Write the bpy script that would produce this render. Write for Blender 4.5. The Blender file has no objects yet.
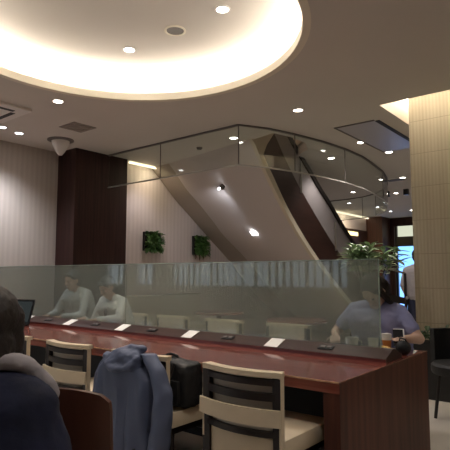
import bpy, bmesh, math, random
from mathutils import Vector, Matrix
from mathutils.geometry import tessellate_polygon
from mathutils import noise as mnoise
random.seed(7)
C = bpy.context.scene.collection
PI = math.pi
V = Vector

# ---------------------------------------------------------------- materials
def mat(name, col, rough=.6, metal=0, spec=.5, var=0, vscale=(8, 8, 8), bump=0, bscale=60, emit=None, estr=0, col2=None):
    m = bpy.data.materials.new(name); m.use_nodes = True
    nt = m.node_tree; n = nt.nodes; l = nt.links
    p = n['Principled BSDF']
    p.inputs['Base Color'].default_value = (*col, 1)
    p.inputs['Roughness'].default_value = rough
    p.inputs['Metallic'].default_value = metal
    p.inputs['Specular IOR Level'].default_value = spec
    tc = n.new('ShaderNodeTexCoord')
    if var or col2:
        mp = n.new('ShaderNodeMapping'); mp.inputs['Scale'].default_value = vscale
        nz = n.new('ShaderNodeTexNoise'); nz.inputs['Scale'].default_value = 1; nz.inputs['Detail'].default_value = 5
        rp = n.new('ShaderNodeValToRGB')
        c2 = col2 or tuple(min(1, c*(1+var)) for c in col)
        c1 = col if col2 else tuple(c*(1-var) for c in col)
        rp.color_ramp.elements[0].color = (*c1, 1); rp.color_ramp.elements[0].position = .32
        rp.color_ramp.elements[1].color = (*c2, 1); rp.color_ramp.elements[1].position = .68
        l.new(tc.outputs['Object'], mp.inputs[0]); l.new(mp.outputs[0], nz.inputs['Vector'])
        l.new(nz.outputs['Fac'], rp.inputs[0]); l.new(rp.outputs[0], p.inputs['Base Color'])
    if bump:
        nb = n.new('ShaderNodeTexNoise'); nb.inputs['Scale'].default_value = bscale; nb.inputs['Detail'].default_value = 4
        b = n.new('ShaderNodeBump'); b.inputs['Strength'].default_value = bump; b.inputs['Distance'].default_value = .01
        l.new(tc.outputs['Object'], nb.inputs['Vector']); l.new(nb.outputs['Fac'], b.inputs['Height']); l.new(b.outputs[0], p.inputs['Normal'])
    if emit:
        p.inputs['Emission Color'].default_value = (*emit, 1); p.inputs['Emission Strength'].default_value = estr
    return m

def stripes(name, c1, c2, axis, period, rough=.8, soft=.1, cross=0):
    """fine vertical stripes: axis 0/1 = the world axis along which stripes repeat"""
    m = mat(name, c1, rough); nt = m.node_tree; n = nt.nodes; l = nt.links; p = n['Principled BSDF']
    tc = n.new('ShaderNodeTexCoord'); sx = n.new('ShaderNodeSeparateXYZ'); l.new(tc.outputs['Object'], sx.inputs[0])
    ml = n.new('ShaderNodeMath'); ml.operation = 'MULTIPLY'; ml.inputs[1].default_value = 2*PI/period; l.new(sx.outputs[axis], ml.inputs[0])
    s = n.new('ShaderNodeMath'); s.operation = 'SINE'; l.new(ml.outputs[0], s.inputs[0])
    mr = n.new('ShaderNodeMapRange'); mr.inputs['From Min'].default_value = -soft*4; mr.inputs['From Max'].default_value = soft*4
    l.new(s.outputs[0], mr.inputs['Value'])
    # slow random variation between the stripes
    mp = n.new('ShaderNodeMapping'); sc = [0.3, 0.3, 0.15]; sc[axis] = 1/period*.9; mp.inputs['Scale'].default_value = sc
    nz = n.new('ShaderNodeTexNoise'); nz.inputs['Scale'].default_value = 1; l.new(tc.outputs['Object'], mp.inputs[0]); l.new(mp.outputs[0], nz.inputs['Vector'])
    mm = n.new('ShaderNodeMath'); mm.operation = 'MULTIPLY'; l.new(mr.outputs[0], mm.inputs[0]); l.new(nz.outputs['Fac'], mm.inputs[1])
    mx = n.new('ShaderNodeMix'); mx.data_type = 'RGBA'; mx.inputs['A'].default_value = (*c1, 1); mx.inputs['B'].default_value = (*c2, 1)
    fac = mm.outputs[0]
    if cross:
        m2 = n.new('ShaderNodeMath'); m2.operation = 'MULTIPLY'; m2.inputs[1].default_value = 1/cross; l.new(sx.outputs[2], m2.inputs[0])
        fr = n.new('ShaderNodeMath'); fr.operation = 'FRACT'; l.new(m2.outputs[0], fr.inputs[0])
        lt = n.new('ShaderNodeMath'); lt.operation = 'LESS_THAN'; lt.inputs[1].default_value = .02; l.new(fr.outputs[0], lt.inputs[0])
        ad = n.new('ShaderNodeMath'); ad.operation = 'MAXIMUM'; l.new(fac, ad.inputs[0]); l.new(lt.outputs[0], ad.inputs[1]); fac = ad.outputs[0]
    l.new(fac, mx.inputs['Factor']); l.new(mx.outputs['Result'], p.inputs['Base Color'])
    b = n.new('ShaderNodeBump'); b.inputs['Strength'].default_value = .5; b.inputs['Distance'].default_value = .008; b.invert = True
    l.new(fac, b.inputs['Height']); l.new(b.outputs[0], p.inputs['Normal'])
    return m

def glass(name, tint, refl_ior=1.5, frost=0, frost_col=(.75, .82, .76)):
    m = bpy.data.materials.new(name); m.use_nodes = True; nt = m.node_tree; n = nt.nodes; l = nt.links
    n.remove(n['Principled BSDF']); out = n['Material Output']
    t = n.new('ShaderNodeBsdfTransparent'); t.inputs[0].default_value = (*tint, 1)
    base = t.outputs[0]
    if frost:
        tr = n.new('ShaderNodeBsdfTranslucent'); tr.inputs[0].default_value = (*frost_col, 1)
        df = n.new('ShaderNodeBsdfDiffuse'); df.inputs[0].default_value = (*frost_col, 1)
        m0 = n.new('ShaderNodeMixShader'); m0.inputs[0].default_value = .5; l.new(tr.outputs[0], m0.inputs[1]); l.new(df.outputs[0], m0.inputs[2])
        m1 = n.new('ShaderNodeMixShader'); m1.inputs[0].default_value = frost; l.new(base, m1.inputs[1]); l.new(m0.outputs[0], m1.inputs[2]); base = m1.outputs[0]
    g = n.new('ShaderNodeBsdfGlossy'); g.inputs['Roughness'].default_value = 0.0 if not frost else .015
    f = n.new('ShaderNodeFresnel'); ge = n.new('ShaderNodeNewGeometry'); mi = n.new('ShaderNodeMix'); mi.inputs['A'].default_value = refl_ior; mi.inputs['B'].default_value = 1/refl_ior; l.new(ge.outputs['Backfacing'], mi.inputs['Factor']); l.new(mi.outputs['Result'], f.inputs[0])
    m2 = n.new('ShaderNodeMixShader'); l.new(f.outputs[0], m2.inputs[0]); l.new(base, m2.inputs[1]); l.new(g.outputs[0], m2.inputs[2])
    l.new(m2.outputs[0], out.inputs[0])
    return m

def emis(name, col, s):
    m = bpy.data.materials.new(name); m.use_nodes = True; nt = m.node_tree; n = nt.nodes
    n.remove(n['Principled BSDF']); e = n.new('ShaderNodeEmission'); e.inputs[0].default_value = (*col, 1); e.inputs[1].default_value = s
    nt.links.new(e.outputs[0], n['Material Output'].inputs[0]); return m

M = dict(
    ceil=mat('ceiling_paint', (.63, .585, .535), .9, var=.02, vscale=(1, 1, 1)),
    cream_lip=mat('cove_lip', (.78, .72, .6), .6),
    wall=stripes('striped_wallpaper', (.50, .44, .39), (.40, .35, .31), 1, .075, .85, .35),
    wallin=stripes('striped_wallpaper_pale', (.62, .54, .51), (.52, .445, .42), 1, .085, .85, .2),
    darkwood=mat('dark_wall_wood', (.038, .015, .012), .55, var=.35, vscale=(25, 25, 1.2), spec=.3),
    floor=mat('floor_tile', (.55, .50, .43), .45, var=.08, vscale=(2, 2, 2)),
    tabletop=mat('red_wood_veneer', (.125, .026, .019), .08, spec=.55, vscale=(1.5, 45, 45), col2=(.26, .078, .055)),
    tableend=mat('dark_red_wood_end', (.055, .018, .013), .45, spec=.25, vscale=(22, 22, 1.2), col2=(.12, .042, .028)),
    edge=mat('worn_light_edge', (.5, .3, .17), .5, var=.5, vscale=(14, 14, 14)),
    ledge=mat('dark_ledge', (.05, .026, .022), .38, spec=.3, var=.15, vscale=(3, 40, 40)),
    ledgered=mat('ledge_red_riser', (.13, .025, .02), .3),
    black=mat('black_matte', (.01, .009, .009), .6),
    blackp=mat('black_plastic', (.012, .012, .013), .3),
    card=mat('white_card', (.86, .84, .8), .5),
    cream=mat('cream_leatherette', (.68, .57, .41), .42, var=.05, vscale=(6, 6, 6), bump=.1),
    cushion=mat('grey_beige_fabric', (.52, .46, .37), .8, bump=.15, bscale=200),
    frame=mat('dark_chair_wood', (.013, .007, .006), .4),
    oldwood=mat('brown_chair_wood', (.075, .026, .015), .35, vscale=(20, 20, 2), col2=(.10, .036, .02)),
    stairsoff=mat('stair_soffit_plaster', (.58, .51, .48), .85, var=.02, vscale=(1, 1, 1)),
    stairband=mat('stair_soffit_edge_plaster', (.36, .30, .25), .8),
    stairtrim=mat('stair_cream_trim', (.62, .54, .42), .6),
    stairbrown=mat('stair_brown_panel', (.040, .017, .013), .45, var=.2, vscale=(1, 2, 20)),
    balus=mat('grey_balustrade_panel', (.30, .27, .27), .5),
    rail=mat('dark_handrail', (.012, .008, .008), .35),
    steel=mat('brushed_steel', (.5, .48, .45), .35, metal=1),
    white=mat('white_plastic', (.72, .68, .64), .5),
    grille=mat('grey_grille', (.16, .14, .13), .6),
    panel=mat('pale_access_panel', (.44, .42, .45), .35),
    pillar=stripes('ribbed_pillar_tile', (.40, .34, .245), (.25, .21, .15), 0, .036, .7, .35, cross=.36),
    leaf=mat('leaf_green', (.04, .12, .03), .45, vscale=(14, 14, 14), col2=(.16, .30, .08)),
    bigleaf=mat('long_leaf_green', (.08, .18, .06), .35, vscale=(6, 6, 6), col2=(.48, .60, .36)),
    darkleaf=mat('dark_leaf', (.015, .04, .012), .5, vscale=(14, 14, 14), col2=(.05, .09, .03)),
    root=mat('hanging_root', (.16, .07, .05), .8),
    pot=mat('planter_pot', (.10, .08, .07), .6),
    soil=mat('soil', (.03, .02, .015), .9),
    skin=mat('skin', (.55, .33, .24), .5), skin2=mat('skin_pale', (.6, .40, .31), .5),
    hair=mat('dark_brown_hair', (.010, .006, .005), .55, vscale=(60, 60, 6), col2=(.020, .012, .009), bump=.4, bscale=80),
    hairb=mat('black_hair', (.012, .01, .01), .5, bump=.3, bscale=80),
    lilac=mat('lilac_tee', (.28, .30, .52), .8, bump=.15, bscale=30),
    shirt=mat('white_shirt', (.62, .63, .62), .8, bump=.1, bscale=25),
    shirtg=mat('grey_shirt', (.40, .42, .42), .8, bump=.1, bscale=25),
    navy=mat('navy_jacket', (.005, .007, .024), .85, vscale=(9, 9, 9), col2=(.009, .013, .045), bump=.6, bscale=14),
    hood=mat('grey_hood', (.36, .33, .34), .85, bump=.3, bscale=40),
    jeans=mat('dark_navy_trousers', (.02, .025, .06), .8),
    trous=mat('dark_trousers', (.02, .02, .022), .8),
    tie=mat('dark_tie', (.05, .05, .07), .6),
    coat=mat('slate_blue_coat', (.088, .11, .185), .6, var=.08, vscale=(3, 3, 3), bump=.3, bscale=12),
    bag=mat('black_nylon', (.008, .008, .009), .6, bump=.4, bscale=50),
    shoe=mat('dark_shoe', (.02, .016, .014), .4),
    phone=mat('phone_black', (.01, .01, .015), .2), phonecase=mat('white_phone_case', (.8, .8, .78), .4),
    food=mat('yellow_food', (.6, .36, .08), .6, vscale=(40, 40, 40), col2=(.75, .55, .25)),
    plate=mat('white_ceramic', (.8, .78, .74), .25), tray=mat('pale_tray', (.5, .46, .4), .4),
    drink=mat('orange_drink', (.55, .18, .04), .3),
    smoke=glass('smoke_barrier_glass', (.93, .96, .94), 1.6),
    edgeglass=mat('glass_green_edge', (.35, .45, .40), .3),
    frost=glass('frosted_partition_glass', (.76, .80, .77), 1.5, .25, (.66, .77, .73)),
    lamp=emis('lamp_disc', (1, .93, .82), 8), lampc=emis('cool_lamp_disc', (.92, .95, 1), 5),
    cove=emis('cove_strip', (1, .93, .81), 10),
    cove2=emis('cove_strip_soft', (1, .90, .72), 9),
    barlit=emis('lit_yellow_bar', (1, .78, .3), 1.0),
    day=emis('daylight_blue', (.16, .38, .9), .9), sky=emis('window_daylight', (.55, .66, .76), .62),
    transom=emis('lit_transom', (.75, .78, .6), .30),
    screen=emis('laptop_screen_dim', (.06, .07, .07), .15),
    red=mat('red_print', (.5, .08, .05), .5), paper=mat('poster_paper', (.6, .55, .48), .6),
    blind=mat('vertical_blind_fabric', (.5, .55, .6), .8),
    redlit=mat('upper_red_wood', (.09, .03, .018), .5, vscale=(6, 6, 6), col2=(.16, .05, .03)),
)

# ---------------------------------------------------------------- geometry helpers
class MB:
    def __init__(s): s.bm = bmesh.new()
    def add(s, src, mtx=None):
        me = bpy.data.meshes.new('t'); src.to_mesh(me); src.free()
        if mtx is not None: me.transform(mtx)
        s.bm.from_mesh(me); bpy.data.meshes.remove(me); return s
    def box(s, c, d, rz=0, bev=0, rot=None):
        b = bmesh.new(); bmesh.ops.create_cube(b, size=1); bmesh.ops.scale(b, vec=d, verts=b.verts)
        if bev: bmesh.ops.bevel(b, geom=b.edges[:], offset=bev, segments=2, affect='EDGES', profile=.6)
        mt = Matrix.Translation(c) @ (rot if rot is not None else Matrix.Rotation(rz, 4, 'Z'))
        return s.add(b, mt)
    def bx(s, x0, x1, y0, y1, z0, z1, bev=0):
        return s.box(((x0+x1)/2, (y0+y1)/2, (z0+z1)/2), (abs(x1-x0), abs(y1-y0), abs(z1-z0)), bev=bev)
    def tube(s, pts, r, seg=10, cap=True):
        pts = [V(p) for p in pts]; n = len(pts); rs = r if isinstance(r, (list, tuple)) else [r]*n
        b = bmesh.new(); rings = []
        for i, p in enumerate(pts):
            t = (pts[min(i+1, n-1)]-pts[max(i-1, 0)]).normalized()
            u = t.cross(V((0, 0, 1)))
            if u.length < .05: u = t.cross(V((0, 1, 0)))
            u.normalize(); w = u.cross(t).normalized()
            rings.append([b.verts.new(p+(u*math.cos(2*PI*k/seg)+w*math.sin(2*PI*k/seg))*rs[i]) for k in range(seg)])
        for i in range(n-1):
            for k in range(seg): b.faces.new((rings[i][k], rings[i][(k+1) % seg], rings[i+1][(k+1) % seg], rings[i+1][k]))
        if cap: b.faces.new(rings[0][::-1]); b.faces.new(rings[-1])
        return s.add(b)
    def lathe(s, prof, c=(0, 0, 0), seg=32, mtx=None):
        b = bmesh.new(); rings = []
        for r, z in prof:
            rings.append([b.verts.new((max(r, 1e-5)*math.cos(2*PI*k/seg), max(r, 1e-5)*math.sin(2*PI*k/seg), z)) for k in range(seg)])
        for i in range(len(prof)-1):
            for k in range(seg): b.faces.new((rings[i][k], rings[i][(k+1) % seg], rings[i+1][(k+1) % seg], rings[i+1][k]))
        bmesh.ops.remove_doubles(b, verts=b.verts, dist=1e-5)
        return s.add(b, Matrix.Translation(c) @ (mtx if mtx is not None else Matrix.Identity(4)))
    def sweep(s, pts, w, h):
        """bar of rectangular section; w across (horizontal), h tall, along pts (any polyline)"""
        pts = [V(p) for p in pts]; n = len(pts); b = bmesh.new(); rings = []
        for i, p in enumerate(pts):
            t = (pts[min(i+1, n-1)]-pts[max(i-1, 0)]).normalized()
            u = t.cross(V((0, 0, 1)))
            if u.length < .05: u = V((1, 0, 0))
            u.normalize(); q = u.cross(t).normalized()
            rings.append([b.verts.new(p+u*a*w/2+q*c*h/2) for a, c in ((-1, -1), (1, -1), (1, 1), (-1, 1))])
        for i in range(n-1):
            for k in range(4): b.faces.new((rings[i][k], rings[i][(k+1) % 4], rings[i+1][(k+1) % 4], rings[i+1][k]))
        b.faces.new(rings[0][::-1]); b.faces.new(rings[-1])
        return s.add(b)
    def wallstrip(s, pts, z0, z1, th):
        """upright sheet of thickness th along plan polyline"""
        b = bmesh.new(); n = len(pts); R_ = []
        for i, p in enumerate(pts):
            t = (V(pts[min(i+1, n-1)])-V(pts[max(i-1, 0)])).normalized(); u = V((-t.y, t.x))*th/2
            R_.append([b.verts.new((p[0]+sg*u.x, p[1]+sg*u.y, z)) for sg, z in ((-1, z0), (1, z0), (1, z1), (-1, z1))])
        for i in range(n-1):
            for k in range(4): b.faces.new((R_[i][k], R_[i][(k+1) % 4], R_[i+1][(k+1) % 4], R_[i+1][k]))
        b.faces.new(R_[0][::-1]); b.faces.new(R_[-1])
        return s.add(b)
    def prism(s, poly, d):
        """poly: 3D points of a flat polygon, d: extrusion vector"""
        b = bmesh.new(); a = [b.verts.new(p) for p in poly]; e = [b.verts.new(V(p)+V(d)) for p in poly]; n = len(poly)
        tri = tessellate_polygon([[V(p) for p in poly]])
        for t in tri: b.faces.new([a[k] for k in t]); b.faces.new([e[k] for k in t][::-1])
        for k in range(n): b.faces.new((a[k], a[(k+1) % n], e[(k+1) % n], e[k]))
        return s.add(b)
    def ruled(s, A, B, th=(0, 0, .02)):
        b = bmesh.new(); K = 10; t = V(th); n = len(A); top = []; bot = []
        for i in range(n):
            top.append([b.verts.new(V(A[i]).lerp(V(B[i]), k/K)+t) for k in range(K+1)])
            bot.append([b.verts.new(V(A[i]).lerp(V(B[i]), k/K)) for k in range(K+1)])
        for G in (top, bot):
            for i in range(n-1):
                for k in range(K): b.faces.new((G[i][k], G[i][k+1], G[i+1][k+1], G[i+1][k]))
        for i in range(n-1):
            for k in (0, K): b.faces.new((top[i][k], top[i+1][k], bot[i+1][k], bot[i][k]))
        for i in (0, n-1):
            for k in range(K): b.faces.new((top[i][k], top[i][k+1], bot[i][k+1], bot[i][k]))
        return s.add(b)
    def leaf(s, p, d, up, L, W, droop=.2):
        d = V(d).normalized(); u = d.cross(V(up))
        if u.length < .05: u = d.cross(V((1, 0, 0)))
        u.normalize(); nn = u.cross(d); prev = None
        prof = [(0, .05), (.2, .7), (.5, 1), (.78, .65), (1, .02)]
        for f, w in prof:
            c = V(p)+d*L*f-V((0, 0, 1))*droop*L*f*f
            row = [s.bm.verts.new(c+u*W/2*w+nn*W*.18*w), s.bm.verts.new(c), s.bm.verts.new(c-u*W/2*w+nn*W*.18*w)]
            if prev:
                for k in (0, 1): s.bm.faces.new((prev[k], prev[k+1], row[k+1], row[k]))
            prev = row
        return s
    def capsule(s, p0, p1, r0, r1=None):
        r1 = r0 if r1 is None else r1; p0 = V(p0); p1 = V(p1); L = (p1-p0).length
        n = max(1, int(L/(max(.003, min(r0, r1))*.35)))
        for i in range(n+1):
            f = i/n; b = bmesh.new(); bmesh.ops.create_icosphere(b, subdivisions=2, radius=r0+(r1-r0)*f)
            s.add(b, Matrix.Translation(p0.lerp(p1, f)))
        return s
    def ell(s, c, r, rot=None):
        b = bmesh.new(); bmesh.ops.create_icosphere(b, subdivisions=3, radius=1); bmesh.ops.scale(b, vec=r, verts=b.verts)
        return s.add(b, Matrix.Translation(c) @ (rot if rot is not None else Matrix.Identity(4)))
    def build(s, name, m, parent=None, smooth=False, voxel=0, sm=3, disp=None):
        bmesh.ops.recalc_face_normals(s.bm, faces=s.bm.faces)
        me = bpy.data.meshes.new(name); s.bm.to_mesh(me); s.bm.free(); me.materials.append(m)
        o = bpy.data.objects.new(name, me); C.objects.link(o)
        if voxel:
            r = o.modifiers.new('Remesh', 'REMESH'); r.mode = 'VOXEL'; r.voxel_size = voxel; r.use_smooth_shade = True
            q = o.modifiers.new('Smooth', 'SMOOTH'); q.iterations = sm; q.factor = .6
            if disp:
                t = bpy.data.textures.new(name+'_folds', 'CLOUDS'); t.noise_scale = disp[1]; t.noise_depth = 2
                dd = o.modifiers.new('Displace', 'DISPLACE'); dd.texture = t; dd.strength = disp[0]; dd.mid_level = .5
            dg = bpy.context.evaluated_depsgraph_get(); ev = o.evaluated_get(dg); me2 = bpy.data.meshes.new_from_object(ev)
            o.modifiers.clear(); o.data = me2; me2.name = name
            if not me2.materials: me2.materials.append(m)
            for p in me2.polygons: p.use_smooth = True
        if smooth:
            for p in me.polygons: p.use_smooth = True
            me.set_sharp_from_angle(angle=R(40)) if hasattr(me, 'set_sharp_from_angle') else None
        if parent:
            o.parent = parent
        return o
def R(a): return a*PI/180
def tag(o, label, cat, group=None):
    o['label'] = label; o['category'] = cat
    if group: o['group'] = group
    return o
def thing(name, label, cat, loc=(0, 0, 0), rz=0, group=None):
    o = bpy.data.objects.new(name, None); C.objects.link(o); o.location = loc; o.rotation_euler = (0, 0, rz); o.empty_display_size = .1
    return tag(o, label, cat, group)
def S(o): o['kind'] = 'structure'; return o
def dup(root, loc, rz, label):
    r = root.copy(); C.objects.link(r); r.location = loc; r.rotation_euler = (0, 0, rz); r['label'] = label
    for ch in [c for c in bpy.data.objects if c.parent == root]:
        c = ch.copy(); C.objects.link(c); c.parent = r
        for g in [q for q in bpy.data.objects if q.parent == ch]:
            d = g.copy(); C.objects.link(d); d.parent = c
    return r

# ---------------------------------------------------------------- setting
H = 3.0
S(MB().bx(-12.2, 3.8, -2.7, 15.8, -.1, 0).build('floor', M['floor']))
# ceiling slab with three openings
COVE = (-2.911, 2.309); RC = 1.375
circ = [(COVE[0]+(RC+.02)*math.cos(2*PI*k/96), COVE[1]+(RC+.02)*math.sin(2*PI*k/96)) for k in range(96)]
rec = [(-1.99, 5.039), (.9, 5.039), (.9, 6.374), (-1.99, 6.374)]
opening = [(-6.134, 6.314), (-5.532, 6.038), (-4.691, 5.713), (-3.849, 5.316), (-3.44, 5.208), (-3.368, 5.532), (-3.368, 5.893), (-3.512, 6.206), (-3.897, 6.519), (-4.45, 6.916), (-5.172, 7.336), (-6.134, 7.697)]
outer = [(-12.2, -2.7), (3.8, -2.7), (3.8, 15.8), (-12.2, 15.8)]
loops = [[V((x, y, 0)) for x, y in q] for q in (outer, circ, rec, opening)]
b = bmesh.new(); flat = [p for q in loops for p in q]
vs = [b.verts.new((p.x, p.y, H)) for p in flat]; vt = [b.verts.new((p.x, p.y, H+.16)) for p in flat]
nc0 = len(outer)
for k in range(len(circ)):                                          # the slab is cut back above the cove
    d_ = V((circ[k][0]-COVE[0], circ[k][1]-COVE[1])).normalized()*(RC+.42); vt[nc0+k].co = (COVE[0]+d_.x, COVE[1]+d_.y, H+.16)
for t in tessellate_polygon(loops):
    b.faces.new([vs[k] for k in t])
wide = [V((v.co.x, v.co.y, 0)) for v in vt]; cuts = [len(q) for q in loops]; wl = []; i0 = 0
for c_ in cuts: wl.append(wide[i0:i0+c_]); i0 += c_
for t in tessellate_polygon(wl): b.faces.new([vt[k] for k in t][::-1])
i0 = 0
for q in loops:
    n = len(q)
    if q is not loops[1]:
        for k in range(n): b.faces.new((vs[i0+k], vs[i0+(k+1) % n], vt[i0+(k+1) % n], vt[i0+k]))
    i0 += n
mb = MB(); mb.add(b); S(mb.build('ceiling', M['ceil']))
# round cove: lip, recess wall and upper disc
S(MB().lathe([(RC, H-.005), (RC, H+.065), (RC+.02, H+.075), (RC+.06, H+.075), (RC+.06, H), (RC+.06, H-.005), (RC, H-.005)], (COVE[0], COVE[1], 0), 96).build('trim_1', M['cream_lip'], smooth=True))
S(MB().lathe([(RC+.06, H+.055), (RC+.34, H+.055), (RC+.38, H+.06), (RC+.38, H+.22), (RC+.365, H+.26), (RC+.33, H+.288), (RC+.28, H+.295), (RC, H+.295), (RC-.5, H+.295), (0, H+.295)], (COVE[0], COVE[1], 0), 96).build('ceiling_recess', M['ceil']))
tag(MB().lathe([(RC+.09, H+.078), (RC+.15, H+.078), (RC+.15, H+.10), (RC+.09, H+.10), (RC+.09, H+.078)], (COVE[0], COVE[1], 0), 96).build('cove_light', M['cove']), 'warm glowing strip light hidden round the circular ceiling recess', 'light')
# pillar recess
m_ = MB(); m_.bx(-2.045, -1.99, 4.991, 6.434, H+.16, 3.601).bx(.9, .96, 4.991, 6.434, H+.16, 3.601).bx(-1.99, .9, 4.979, 5.039, H+.16, 3.601).bx(-1.99, .9, 6.374, 6.434, H+.16, 3.601).bx(-2.045, .96, 4.979, 6.434, 3.601, 3.649)
S(m_.build('ceiling_slot', M['ceil']))
tag(MB().bx(-1.972, -1.924, 5.111, 6.314, 3.277, 3.313).build('recess_light', M['cove2']), 'warm strip light glowing in the slot beside the ribbed pillar', 'light')
tag(MB().bx(-1.804, 0.601, 5.063, 5.111, 3.277, 3.313).build('recess_light', M['cove2']), 'warm strip light washing the head of the ribbed pillar', 'light')
S(MB().bx(-1.834, 0.241, 5.472, 6.314, 0, 3.589).build('wall_pillar', M['pillar']))
# walls
S(MB().bx(-6.615, -6.434, 2.285, 4.089, 0, H).build('wall_left', M['wall']))
S(MB().bx(-6.615, -6.001, 4.089, 5.015, 0, H).build('wall_left_wood', M['darkwood']))
S(MB().bx(-6.35, -6.17, 5.015, 11.065, 0, H).build('wall_inner', M['wallin']))
S(MB().bx(-6.615, -6.434, 11.065, 15.635, 0, H).build('wall_far_left', M['wallin']))
S(MB().bx(-12.0, -6.615, 3.969, 4.149, 0, H).build('wall_side', M['wall']))
S(MB().bx(-12.15, -12, -2.65, 4.149, 0, H).build('wall_far_side', M['wall']))
S(MB().bx(3.6, 3.75, -2.65, 15.635, 0, H).build('wall_right', M['ceil']))
# wall behind the camera with three windows and vertical blinds
wins = [(-10.95, -10.2), (-9.75, -9.1), (-8.5, -4.0)]
WZ0, WZ1 = .95, 2.25
m_ = MB(); m_.bx(-12, 3.6, -2.65, -2.5, 0, WZ0).bx(-12, 3.6, -2.65, -2.5, WZ1, H)
xs = [-12]+[q for w in wins for q in w]+[3.6]
for k in range(0, len(xs), 2): m_.bx(xs[k], xs[k+1], -2.65, -2.5, WZ0, WZ1)
S(m_.build('wall_back', M['wall']))
for i, (a, c) in enumerate(wins):
    f = MB(); f.bx(a, c, -2.6, -2.52, WZ0, WZ0+.04).bx(a, c, -2.6, -2.52, WZ1-.04, WZ1).bx(a, a+.04, -2.6, -2.52, WZ0, WZ1).bx(c-.04, c, -2.6, -2.52, WZ0, WZ1)
    fo = S(f.build('window_%d' % (i+1), M['white']))
    MB().bx(a+.04, c-.04, -2.64, -2.62, WZ0+.04, WZ1-.04).build('pane', M['sky'], fo)
    s_ = MB(); x = a+.08
    while x < c-.06:
        s_.box((x, -2.5, (WZ0+WZ1)/2), (.11, .004, WZ1-WZ0-.04), rz=R(random.uniform(15, 55))); x += .17
    s_.build('blind', M['blind'], fo)
# cove strips at the heads of the inner walls
tag(MB().bx(-6.086, -6.05, 5.111, 5.953, 2.966, 2.994).build('wall_washer', emis('wall_washer_glow', (1, .8, .5), 1.0)), 'thin warm strip light at the head of the striped wall behind the glass', 'light')
tag(MB().bx(-6.386, -6.338, 11.546, 15.154, 2.952, 2.988).build('wall_washer', emis('wall_washer_far_glow', (1, .85, .6), .5)), 'warm strip light along the top of the far wall past the staircase', 'light')
# far end: dark wood wall, column, entrance
S(MB().bx(-6.434, -5.80, 15.575, 15.755, 0, H).bx(-5.07, 3.608, 15.575, 15.755, 0, H).bx(-5.80, -5.07, 15.575, 15.755, 2.735, H).build('wall_end', M['darkwood']))
S(MB().bx(-6.422, -5.917, 14.913, 15.575, 0, H).build('wall_column', mat('brown_column_wood', (.09, .035, .022), .5, var=.2, vscale=(20, 20, 2))))
dr = S(MB().bx(-5.76, -5.69, 15.515, 15.587, 0, 2.735).bx(-5.16, -5.07, 15.515, 15.587, 0, 2.735).bx(-5.69, -5.16, 15.515, 15.587, 2.098, 2.399).bx(-5.69, -5.16, 15.515, 15.587, 0, 0.174).bx(-5.40, -5.36, 15.491, 15.539, 0.835, 1.076).build('door_1', M['blackp']))
MB().bx(-5.69, -5.16, 15.599, 15.623, 0.174, 2.098).build('door_glass', M['day'], dr)
MB().bx(-5.69, -5.16, 15.599, 15.623, 2.399, 2.735).build('transom', M['transom'], dr)
sg = thing('lit_menu_board', 'dark board with a lit yellow bar on the far wall left of the brown column', 'sign', (-6.422, 13.711, 0))
def part(mb_, name, m, root, **k):
    o = mb_.build(name, m, root, **k); o.matrix_parent_inverse = Matrix.Translation(-V(root.location)) if not any(root.rotation_euler) else (Matrix.Translation(root.location) @ Matrix.Rotation(root.rotation_euler[2], 4, 'Z')).inverted()
    return o
part(MB().bx(-6.433, -6.374, 12.388, 14.853, 0.835, 2.567), 'board', M['stairbrown'], sg)
part(MB().bx(-6.374, -6.35, 12.929, 14.132, 2.375, 2.483), 'lit_bar', M['barlit'], sg)

# upper storey seen through the stair opening
m_ = MB(); up = [(x, y) for x, y in opening]
S(MB().wallstrip(up+[up[0]], H+.16, H+.42, .03).build('trim_2', M['stairtrim']))
S(MB().bx(-7.457, -2.285, 8.9, 9.02, H+.16, 6.007).bx(-7.457, -7.336, 4.3, 8.9, H+.16, 6.007).bx(-2.405, -2.285, 4.3, 8.9, H+.16, 6.007).bx(-7.457, -2.285, 4.3, 4.4, H+.16, 6.007).build('wall_upper', M['redlit']))
S(MB().bx(-7.457, -2.285, 4.3, 9.02, 6.007, 6.127).build('ceiling_upper', M['redlit']))

# ---------------------------------------------------------------- staircase
RE = [(-3.849, 5.051, 3.12), (-3.849, 5.316, 2.964), (-3.849, 5.484, 2.747), (-3.849, 5.653, 2.555), (-3.849, 5.963, 2.23), (-3.849, 6.357, 1.875), (-3.849, 6.875, 1.48), (-3.849, 7.795, 0.889), (-3.849, 8.78, 0.318), (-3.849, 9.862, 0)]
LE = [(-5.713, 5.472, 3.12), (-5.713, 5.653, 2.976), (-5.713, 5.845, 2.808), (-5.713, 6.051, 2.626), (-5.713, 6.377, 2.409), (-5.713, 6.735, 2.146), (-5.713, 7.055, 1.902), (-5.713, 7.718, 1.503), (-5.713, 8.78, 0.739), (-5.713, 10.103, 0)]
WE = [(-6.158, 5.605, 3.024), (-6.158, 5.761, 2.904), (-6.158, 5.917, 2.784), (-6.158, 6.232, 2.523), (-6.158, 6.618, 2.258), (-6.158, 6.916, 2.05), (-6.158, 7.172, 1.873), (-6.158, 7.712, 1.511), (-6.158, 8.78, 0.715), (-6.158, 10.103, 0)]
st = thing('staircase', 'broad curving staircase with pale underside, brown side panel and dark handrail', 'staircase', (-4.691, 7.818, 0))
def dense(L, n=4):
    out = []
    for i in range(len(L)-1):
        p0 = V(L[max(i-1, 0)]); p1 = V(L[i]); p2 = V(L[i+1]); p3 = V(L[min(i+2, len(L)-1)])
        for k in range(n):
            t = k/n; out.append(.5*((2*p1)+(p2-p0)*t+(2*p0-5*p1+4*p2-p3)*t*t+(3*p1-p0-3*p2+p3)*t**3))
    out.append(V(L[-1])); return out
dR, dL, dW = dense(RE), dense(LE), dense(WE)
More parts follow.
